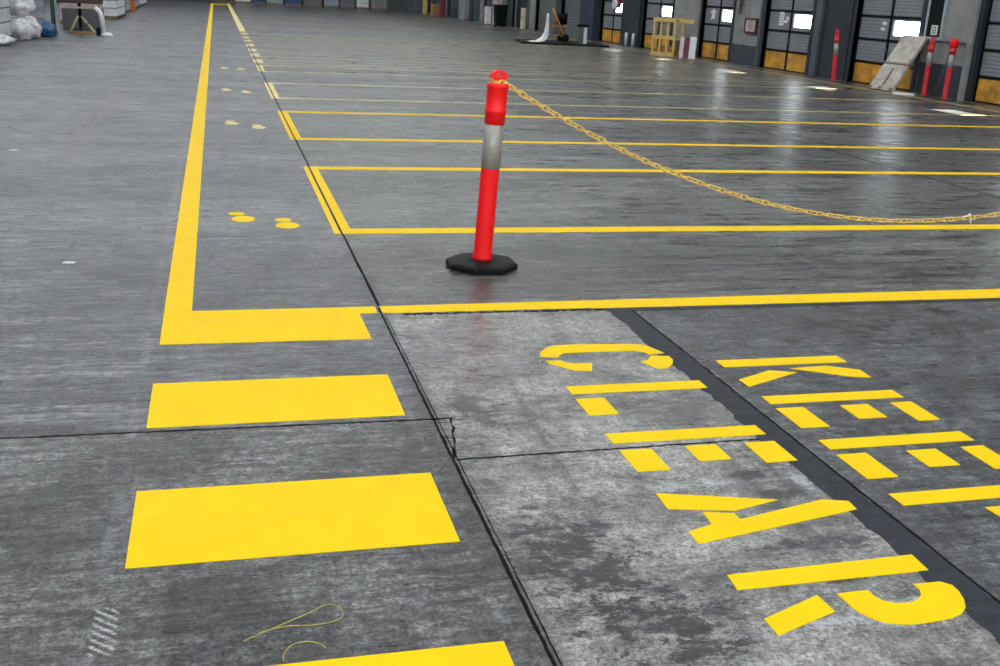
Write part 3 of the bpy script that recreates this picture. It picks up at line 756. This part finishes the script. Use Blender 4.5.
# leaning two-leaf dirty white board
t = thing('leaning_board', 'dirty white two-leaf board leaning against the dock door beside the wall bollards', 'board', (13.98, 20.84, 0.02), rot=(0, math.radians(31), math.radians(2)))
MB().box(-.03, .03, -.42, .42, 0, .63, .006).build('lower_leaf', 'board', t)
MB().box(-.035, .025, -.40, .40, .66, 1.34, .006).build('upper_leaf', 'board', t)
MB().box(-.055, .04, -.45, .45, .625, .670, .006).build('hinge_rail', 'timber', t)
for yy in (-.36, 0.02, .36): MB().box(-.05, -.03, yy - .05, yy + .05, .01, .07, .004).build('foot_clip', 'timber', t)
MB().box(-.046, -.034, -.05, .0, .10, .52, .004).build('batten', 'timber', t)
b = MB().box(-.22, .22, -.055, .055, 0, .05, .008); o = b.build('white_offcut', 'white', loc=(13.98, 19.98, 0)); o.rotation_euler = (0, 0, -.9); tag(o, 'short white offcut lying on the floor between the leaning board and bollard', 'offcut')

# yellow wooden crate rack with six openings
t = thing('slatted_crate', 'pale yellow slatted crate standing against the dock door with six openings', 'crate', (13.64, 31.98, 0), rot=(0, 0, math.radians(30)))
H_ = 1.14
def cr(name, *a): return MB().box(*a, .006).build(name, 'crate', t)
for yy in (-.40, -.135, .135, .40): cr('upright', -.22, -.17, yy - .035, yy + .035, 0, H_)
for zz in (0.0, .50, 1.02): cr('rail', -.24, -.219, -.44, .44, zz, zz + .12)
for yy in (-.40, .40): cr('rear_post', .15, .20, yy - .035, yy + .035, 0, H_)
for zz in (.50, 1.02): cr('side_rail', -.17, .15, -.44, -.41, zz, zz + .11); cr('side_rail', -.17, .15, .41, .44, zz, zz + .11)
cr('rear_rail', .199, .22, -.44, .44, 1.02, 1.14); cr('rear_rail', .199, .22, -.44, .44, .04, .15)
cr('top_arm', -.10, -.04, -.98, -.44, 1.02, 1.13)
MB().box(-.14, .14, -.34, .34, .04, .30, .02).build('packed_load', 'wood', t)
# bright boards beside it
def slab(x, y, w, d, h, m, label, rz=.3, lean=.10):
    b = MB().box(-d / 2, d / 2, -w / 2, w / 2, 0, h, .008); o = b.build('standing_board', m, loc=(x, y, .0)); o.rotation_euler = (0, lean, rz)
    o.location.z = d / 2 * math.sin(lean); tag(o, label, 'board', 'boards standing beside the crate')
slab(13.75, 31.10, .12, .07, .62, 'pinkpale', 'pale pink board standing at the crate end, left of the maroon one', 1.0)
slab(13.87, 31.00, .12, .07, .62, 'maroon', 'maroon board standing between the pale pink and the white boards', 1.0)
slab(14.02, 30.90, .20, .07, .64, 'white', 'white board standing right of the maroon one against the door', 1.0)

# white protection pipes by the dark pier
for yy, lb in ((37.25, 'right-hand of two short white pipes in front of the dark pier'), (37.95, 'left-hand of two short white pipes in front of the dark pier')):
    t = thing('protection_pipe', lb, 'pipe', (14.55, yy, 0), 'white pipes by the dark pier')
    MB().lathe([(.055, .02), (.055, .44), (.04, .47), (0, .47)], 14).build('pipe', 'white', t)
    MB().lathe([(.09, 0), (.09, .02), (.055, .02)], 14).build('base_plate', 'steel', t)
# hanging white/pink sign by the same pier
t = thing('hanging_coat', 'pink and white cloth hanging on the dock door near the dark pier', 'cloth', (XW - .04, 39.6, 1.2))
MB().lump((0, -.05, .12), (.07, .42, .5), 3, .1).build('dark_cloth', 'maroon', t)
MB().lump((-.05, .1, .05), (.05, .3, .22), 5, .1).build('white_cloth', 'bag', t)

# low black platform with a white flared shroud, barrow and post beside the roller door
pl = MB(); pl.prism([(10.15, 36.45), (13.25, 36.1), (13.6, 38.6), (10.6, 39.0)], 0, .055)
o = pl.build('floor_platform', 'rubber'); me = o.data; me.transform(Matrix.Translation((-11.9, -37.5, 0))); o.location = (11.9, -0 + 37.5, 0)
tag(o, 'low black platform on the floor in front of the roller doors', 'platform')
# white shroud: curved sheet flaring out at its foot
b_ = bmesh.new(); prof = [(0.02, .98, .045), (.01, .8, .055), (0, .55, .07), (-.04, .3, .11), (-.12, .16, .15), (-.32, .05, .22), (-.60, .012, .30)]
A = []
for dx, z_, w_ in prof:
    A.append((b_.verts.new((dx + .15, -w_, z_)), b_.verts.new((dx + .15, w_, z_)), b_.verts.new((dx + .15 + w_ * .9 + .02, -w_, z_)), b_.verts.new((dx + .15 + w_ * .9 + .02, w_, z_))))
for p, q in zip(A, A[1:]):
    b_.faces.new((p[0], p[1], q[1], q[0])); b_.faces.new((p[2], q[2], q[3], p[3])); b_.faces.new((p[0], q[0], q[2], p[2])); b_.faces.new((p[1], p[3], q[3], q[1]))
b_.faces.new((A[0][0], A[0][2], A[0][3], A[0][1])); b_.faces.new((A[-1][0], A[-1][1], A[-1][3], A[-1][2]))
bmesh.ops.recalc_face_normals(b_, faces=b_.faces)
s_ = MB(); s_._add(b_)
tag(s_.build('machine_shroud', 'white', loc=(11.0, 36.95, .056)), 'white upright cover flaring out at its foot on the black platform', 'cover')
# wooden two-wheeled barrow
t = thing('wooden_barrow', 'orange-brown wooden barrow with a black drum, behind the white cover', 'barrow', (11.9, 37.9, .056))
for s in (-1, 1):
    MB().tube([(-.25 + .05 * s, s * .2, 1.15), (.15, s * .2, .25), (.25, s * .2, .12)], .035, 6).build('handle', 'wood', t)
    MB().lathe([(0, -.03), (.12, -.03), (.14, 0), (.12, .03), (0, .03)], 16, Matrix.Translation((.2, s * .28, .14)) @ Matrix.Rotation(PI / 2, 4, 'X')).build('wheel', 'rubber', t)
MB().box(-.35, .35, -.18, .18, .50, .56, .01).build('shelf', 'wood', t)
MB().lathe([(0, 0), (.2, 0), (.2, .34), (.18, .36), (0, .36)], 18, Matrix.Translation((.12, 0, .62)) ).build('drum', 'black', t)
MB().box(-.30, .30, -.16, .16, .20, .24, .01).build('foot_board', 'wood', t)
t = thing('service_post', 'white square post with a dark cap standing right of the barrow', 'post', (12.62, 37.05, .056))
MB().box(-.06, .06, -.1, .1, 0, .56, .01).build('post_body', 'white', t); MB().box(-.26, .11, -.12, .12, .56, .66, .01).build('cap', 'black', t)
MB().box(-.20, -.062, -.1, .1, 0, .56, .01).build('side_box', 'greybox', t)

# wheelie bin and clutter along the far dock wall
t = thing('wheelie_bin', 'black wheelie bin standing by the far dock wall', 'bin', (13.45, 52.4, 0)); t.scale = (.85, .85, 1)
b_ = bmesh.new(); lo = [(-.27, -.3), (.27, -.3), (.27, .3), (-.27, .3)]; hi = [(-.34, -.36), (.34, -.36), (.34, .36), (-.34, .36)]
v0 = [b_.verts.new((*p, .06)) for p in lo]; v1 = [b_.verts.new((*p, 1.0)) for p in hi]
b_.faces.new(v0[::-1]); b_.faces.new(v1)
for i in range(4): b_.faces.new((v0[i], v0[(i + 1) % 4], v1[(i + 1) % 4], v1[i]))
s_ = MB(); s_._add(b_); s_.build('bin_body', 'black', t)
MB().box(-.37, .37, -.40, .40, 1.0, 1.08, .02).build('lid', 'rubber', t)
MB().tube([(-.3, .44, 1.02), (.3, .44, 1.02)], .02, 6).build('handle', 'rubber', t)
for s in (-1, 1): MB().lathe([(0, -.03), (.1, -.03), (.1, .03), (0, .03)], 14, Matrix.Translation((s * .24, .3, .10)) @ Matrix.Rotation(PI / 2, 4, 'Y')).build('wheel', 'rubber', t)

def crateish(name, x, y, w, d, h, m, label, cat, group=None, rz=0.0):
    """box-shaped goods on a pallet: load, strap and pallet"""
    t_ = thing(name, label, cat, (x, y, 0), group, rot=(0, 0, rz))
    p_ = MB()
    for s in (-1, 0, 1): p_.box(-w / 2, w / 2, s * (d / 2 - .05) - .05, s * (d / 2 - .05) + .05, 0, .09)
    p_.box(-w / 2, w / 2, -d / 2, d / 2, .09, .12); p_.build('pallet', 'timber', t_)
    MB().box(-w / 2 + .02, w / 2 - .02, -d / 2 + .02, d / 2 - .02, .12, h, .02).build('load', m, t_)
    s_ = MB(); n_ = max(1, int(h / .35))
    for i in range(1, n_ + 1):
        z_ = .12 + (h - .12) * i / (n_ + 1); s_.box(-w / 2 + .012, w / 2 - .012, -d / 2 + .012, d / 2 - .012, z_ - .015, z_ + .015)
    s_.build('strap', 'greybox', t_)
    return t_
# upright goods leaning along the far part of the dock wall (from the bin outwards)
def upright(x, y, w, h, m, label, name='tall_carton', cat='carton', d=.25, cap='greybox'):
    t_ = thing(name, label, cat, (x, y, 0), 'goods standing along the far dock wall')
    MB().box(-d / 2, d / 2, -w / 2, w / 2, .05, h, .01).build('body', m, t_)
    MB().box(-d / 2 - .05, d / 2 + .05, -w / 2, w / 2, 0, .05).build('foot', cap, t_)
    MB().box(-d / 2 - .008, -d / 2, -w / 2 + .06, w / 2 - .06, h * .55, h * .6).build('strap', cap, t_)
upright(14.0, 50.2, .5, 1.0, 'cream', 'narrow cream panel standing right of the black wheelie bin', d=.12)
upright(13.9, 54.9, .8, 1.25, 'pink', 'pale pinkish panel standing left of the black wheelie bin')
upright(13.8, 56.4, .45, .9, 'white', 'short white panel two places left of the wheelie bin')
upright(14.0, 63.0, 1.2, 1.5, 'wall', 'grey cabinet next to the maroon panel by the far dock wall', 'standing_cabinet', 'cabinet')
upright(13.5, 67.0, .8, 1.5, 'maroon', 'maroon panel standing by the far dock wall')
upright(13.4, 68.9, .8, .75, 'wood', 'orange-brown crate next to the maroon panel by the far dock wall', 'standing_crate', 'crate', d=.4)
upright(13.4, 72.4, .5, .9, 'crate', 'yellow post box standing left of the orange-brown crate', 'standing_crate', 'crate', d=.2)
upright(13.3, 74.5, 1.6, 1.5, 'steel', 'grey-blue locker left of the yellow post box', 'standing_cabinet', 'cabinet', d=.5)
upright(13.2, 77.4, 2.0, 1.5, 'teal', 'grey-green locker left of the grey-blue one', 'standing_cabinet', 'cabinet', d=.5)
# goods along the end wall
goods = [(11.6, 81.5, 1.2, 'wall', 'grey pallet load at the right end of the end wall row'),
         (10.45, 82.0, .9, 'white', 'bright white pallet load second from the right of the end wall row'),
         (9.35, 82.3, 1.1, 'farwall', 'drab grey pallet load third from the right of the end wall row'),
         (8.2, 82.4, 1.1, 'palecrate', 'pale blue-grey pallet load fourth from the right of the end wall row'),
         (6.85, 82.5, 1.4, 'farwall', 'drab grey pallet load in the middle of the end wall row'),
         (5.45, 82.5, 1.2, 'bluesteel', 'blue pallet load right of the white one in the end wall row'),
         (4.15, 82.5, 1.2, 'palecrate', 'pale load left of the right-hand blue one in the end wall row'),
         (3.0, 82.5, .9, 'bluesteel', 'blue pallet load left of the middle in the end wall row'),
         (1.9, 82.5, 1.1, 'white', 'white pallet load near the left of the end wall row'),
         (.6, 82.6, 1.3, 'green', 'dark green covered load at the left end of the end wall row')]
for x, y, w, m_, lb in goods: crateish('pallet_load', x, y, w, 1.0, 1.6, m_, lb, 'pallet load', 'pallet loads along the end wall')

# ------------------------------------------------------------------ left side clutter
crateish('wrapped_pallet', -5.22, 27.2, 1.15, 1.5, 1.7, 'wrap', 'tall pale wrapped pallet load at the left edge of the photo', 'pallet load')
o = MB().lump((0, 0, 0), (.32, .26, .13), 2, .2).build('plastic_bag', 'bag', loc=(-4.62, 26.0, 0)); tag(o, 'flat white plastic bag on the floor in front of the wrapped pallet', 'bag', 'white plastic bags')
bags = [(-4.50, 28.25, 0, .30, .30, .28, 'lowest front white bag in the heap beside the wrapped pallet'),
        (-4.50, 28.98, 0, .34, .30, .28, 'lowest back white bag in the heap beside the wrapped pallet'),
        (-4.52, 28.55, .54, .32, .34, .24, 'middle white bag in the heap beside the wrapped pallet'),]
for i, (x, y, z, a_, b2, c_, lb) in enumerate(bags):
    o = MB().lump((0, 0, 0), (a_, b2, c_), i + 4, .22).build('plastic_bag', 'bag', loc=(x, y, z)); tag(o, lb, 'bag', 'white plastic bags')
o = MB().lump((0, 0, 0), (.30, .28, .16), 11, .15).build('dark_sack', 'greybox', loc=(-4.52, 28.6, .98)); tag(o, 'dark grey sack on top of the heap of white bags', 'sack')
# stack of pale crates
for i in range(5):
    t = thing('plastic_crate', ['bottom crate', 'second crate from the floor', 'middle crate', 'second crate from the top', 'top crate'][i] + ' in the pale blue-grey stack behind the white bags', 'crate', (-4.60, 30.6, i * .235), 'stacked pale crates')
    c_ = MB(); c_.box(-.26, .26, -.3, .3, 0, .02); c_.box(-.26, -.24, -.3, .3, .02, .19); c_.box(.24, .26, -.3, .3, .02, .19); c_.box(-.24, .24, -.3, -.28, .02, .19); c_.box(-.24, .24, .28, .3, .02, .19)
    c_.build('tub', 'palecrate', t)
    r2 = MB(); r2.box(-.28, .28, -.325, -.30, .17, .20); r2.box(-.28, .28, .30, .325, .17, .20); r2.box(-.285, -.26, -.32, .32, .17, .20); r2.box(.26, .285, -.32, .32, .17, .20); r2.build('rim', 'palecrate', t)
    MB().box(-.10, .10, -.303, -.30, .08, .12).build('grip', 'black', t)
    MB().box(-.24, .24, -.27, .27, .02, .12, .01).build('contents', 'black', t)
o = MB().lump((0, 0, 0), (.20, .20, .20), 21, .2).build('blue_bag', 'bluebag', loc=(-4.13, 29.9, 0)); tag(o, 'blue plastic bag on the floor in front of the pale crate stack', 'bag')
t = thing('rack_upright', 'dark teal steel upright between the crates and the trestle table', 'rack post', (-4.22, 31.6, 0))
MB().box(-.05, .05, -.06, .06, .01, 2.2, .004).build('post', 'green', t); MB().box(-.10, .10, -.10, .10, 0, .012).build('base_plate', 'steel', t); MB().box(.06, .10, -.05, .05, .01, 1.9, .004).build('inner_rail', 'palecrate', t)
# pedestal work table
t = thing('work_table', 'dark-topped work table on an A-shaped cream foot, standing right of the stacked crates', 'table', (-3.55, 32.2, 0))
MB().box(-.62, .52, -.45, .45, .80, .92, .015).build('table_top', 'darkwood', t)
MB().box(-.58, .52, -.30, -.26, .66, .72, .004).build('shelf_rail', 'cream', t)
MB().tube([(-.06, 0, .10), (-.06, 0, .80)], .045, 10).build('column', 'black', t)
for s, l_ in ((-1, 'leg'), (1, 'leg')):
    MB().tube([(-.06 + s * .04, -.06, .46), (-.06 + s * (.36 if s > 0 else .26), -.10, .04)], .032, 8).build(l_, 'cream', t)
MB().box(-.34, .34, -.14, -.06, .0, .05, .006).build('foot_bar', 'wood', t)
MB().tube([(-.2, -.1, .08), (.16, -.1, .28)], .018, 6).build('brace', 'darkwood', t)
# white stand right of it
t = thing('white_stand', 'white post with a splayed foot in front of the right end of the work table', 'stand', (-2.98, 31.5, 0))
MB().tube([(-.16, 0, .72), (-.04, 0, .60), (0, 0, .45), (.03, 0, .06)], [.05, .06, .065, .06], 10).build('post', 'white', t)
MB().lathe([(.16, 0), (.15, .04), (.07, .08), (0, .08)], 16, Matrix.Translation((.10, 0, 0))).build('foot', 'white', t)
MB().box(-.16, -.06, -.08, .08, 0, .20, .01).build('pedal', 'black', t)
tag(MB().box(-.55, .55, -.25, .25, 0, .62, .02).build('grey_cabinet', 'greybox', loc=(-3.72, 34.0, 0)), 'low grey cabinet standing behind the work table', 'cabinet')
# goods in the aisle row further back
row = [(-4.25, 38.6, 1.1, 2.6, 1.5, 'pink', 'pinkish wrapped pallet load behind the work table'),
       (-4.05, 44.6, 1.1, 4.0, 1.5, 'white', 'white pallet load second back behind the work table'),
       (-4.25, 51.0, 1.1, 2.4, 1.5, 'palecrate', 'pale grey pallet load left of the orange drum'),
       (-4.30, 57.0, 1.1, 5.0, 1.5, 'palecrate', 'pale blue-grey pallet load beyond the orange drum'),
       (-4.35, 64.0, 1.1, 5.0, 1.5, 'white', 'farthest white pallet load in the left row')]
for x, y, w, d, h, m_, lb in row: crateish('pallet_load', x, y, w, d, h, m_, lb, 'pallet load', 'pallet loads in the left row')
t = thing('orange_drum', 'small orange drum standing between pallet loads in the left row', 'drum', (-3.85, 53.3, 0))
MB().lathe([(.26, 0), (.28, .03), (.28, .9), (.26, .93), (0, .93)], 18).build('drum_body', 'orangeplastic', t); MB().lathe([(.285, .45), (.295, .47), (.285, .49)], 18).build('hoop', 'greybox', t)

# small litter: flat flecks of paper
for x, y, lb in ((-.88, 6.46, 'tiny dark-edged scrap on the floor left of the walkway corner'), (-1.88, 10.8, 'small white scrap on the far left floor'), (9.4, 40.2, 'small white scrap on the floor in front of the far dock wall')):
    s_ = MB().prism([(-.035, -.012), (.03, -.018), (.04, .01), (-.02, .02)], 0, .004); o = s_.build('paper_scrap', 'paper', loc=(x, y, 0)); tag(o, lb, 'litter')

# ------------------------------------------------------------------ light
w = bpy.data.worlds.new('world'); S.world = w; w.use_nodes = True
bg = w.node_tree.nodes['Background']; bg.inputs[0].default_value = (.86, .93, 1, 1); bg.inputs[1].default_value = 13.0
sun = bpy.data.lights.new('sun', 'SUN'); so = bpy.data.objects.new('sun', sun); COL.objects.link(so)
sun.energy = 60; sun.angle = math.radians(.6); sun.color = (1, .97, .9)
so.rotation_euler = Vector((-2.1, -.45, -1.3)).to_track_quat('-Z', 'Y').to_euler()
so.location = (20, 30, 10)
S.view_settings.view_transform = 'Standard'; S.view_settings.look = 'None'
S.view_settings.exposure = -0.05; S.view_settings.gamma = 1; S.view_settings.use_curve_mapping = False
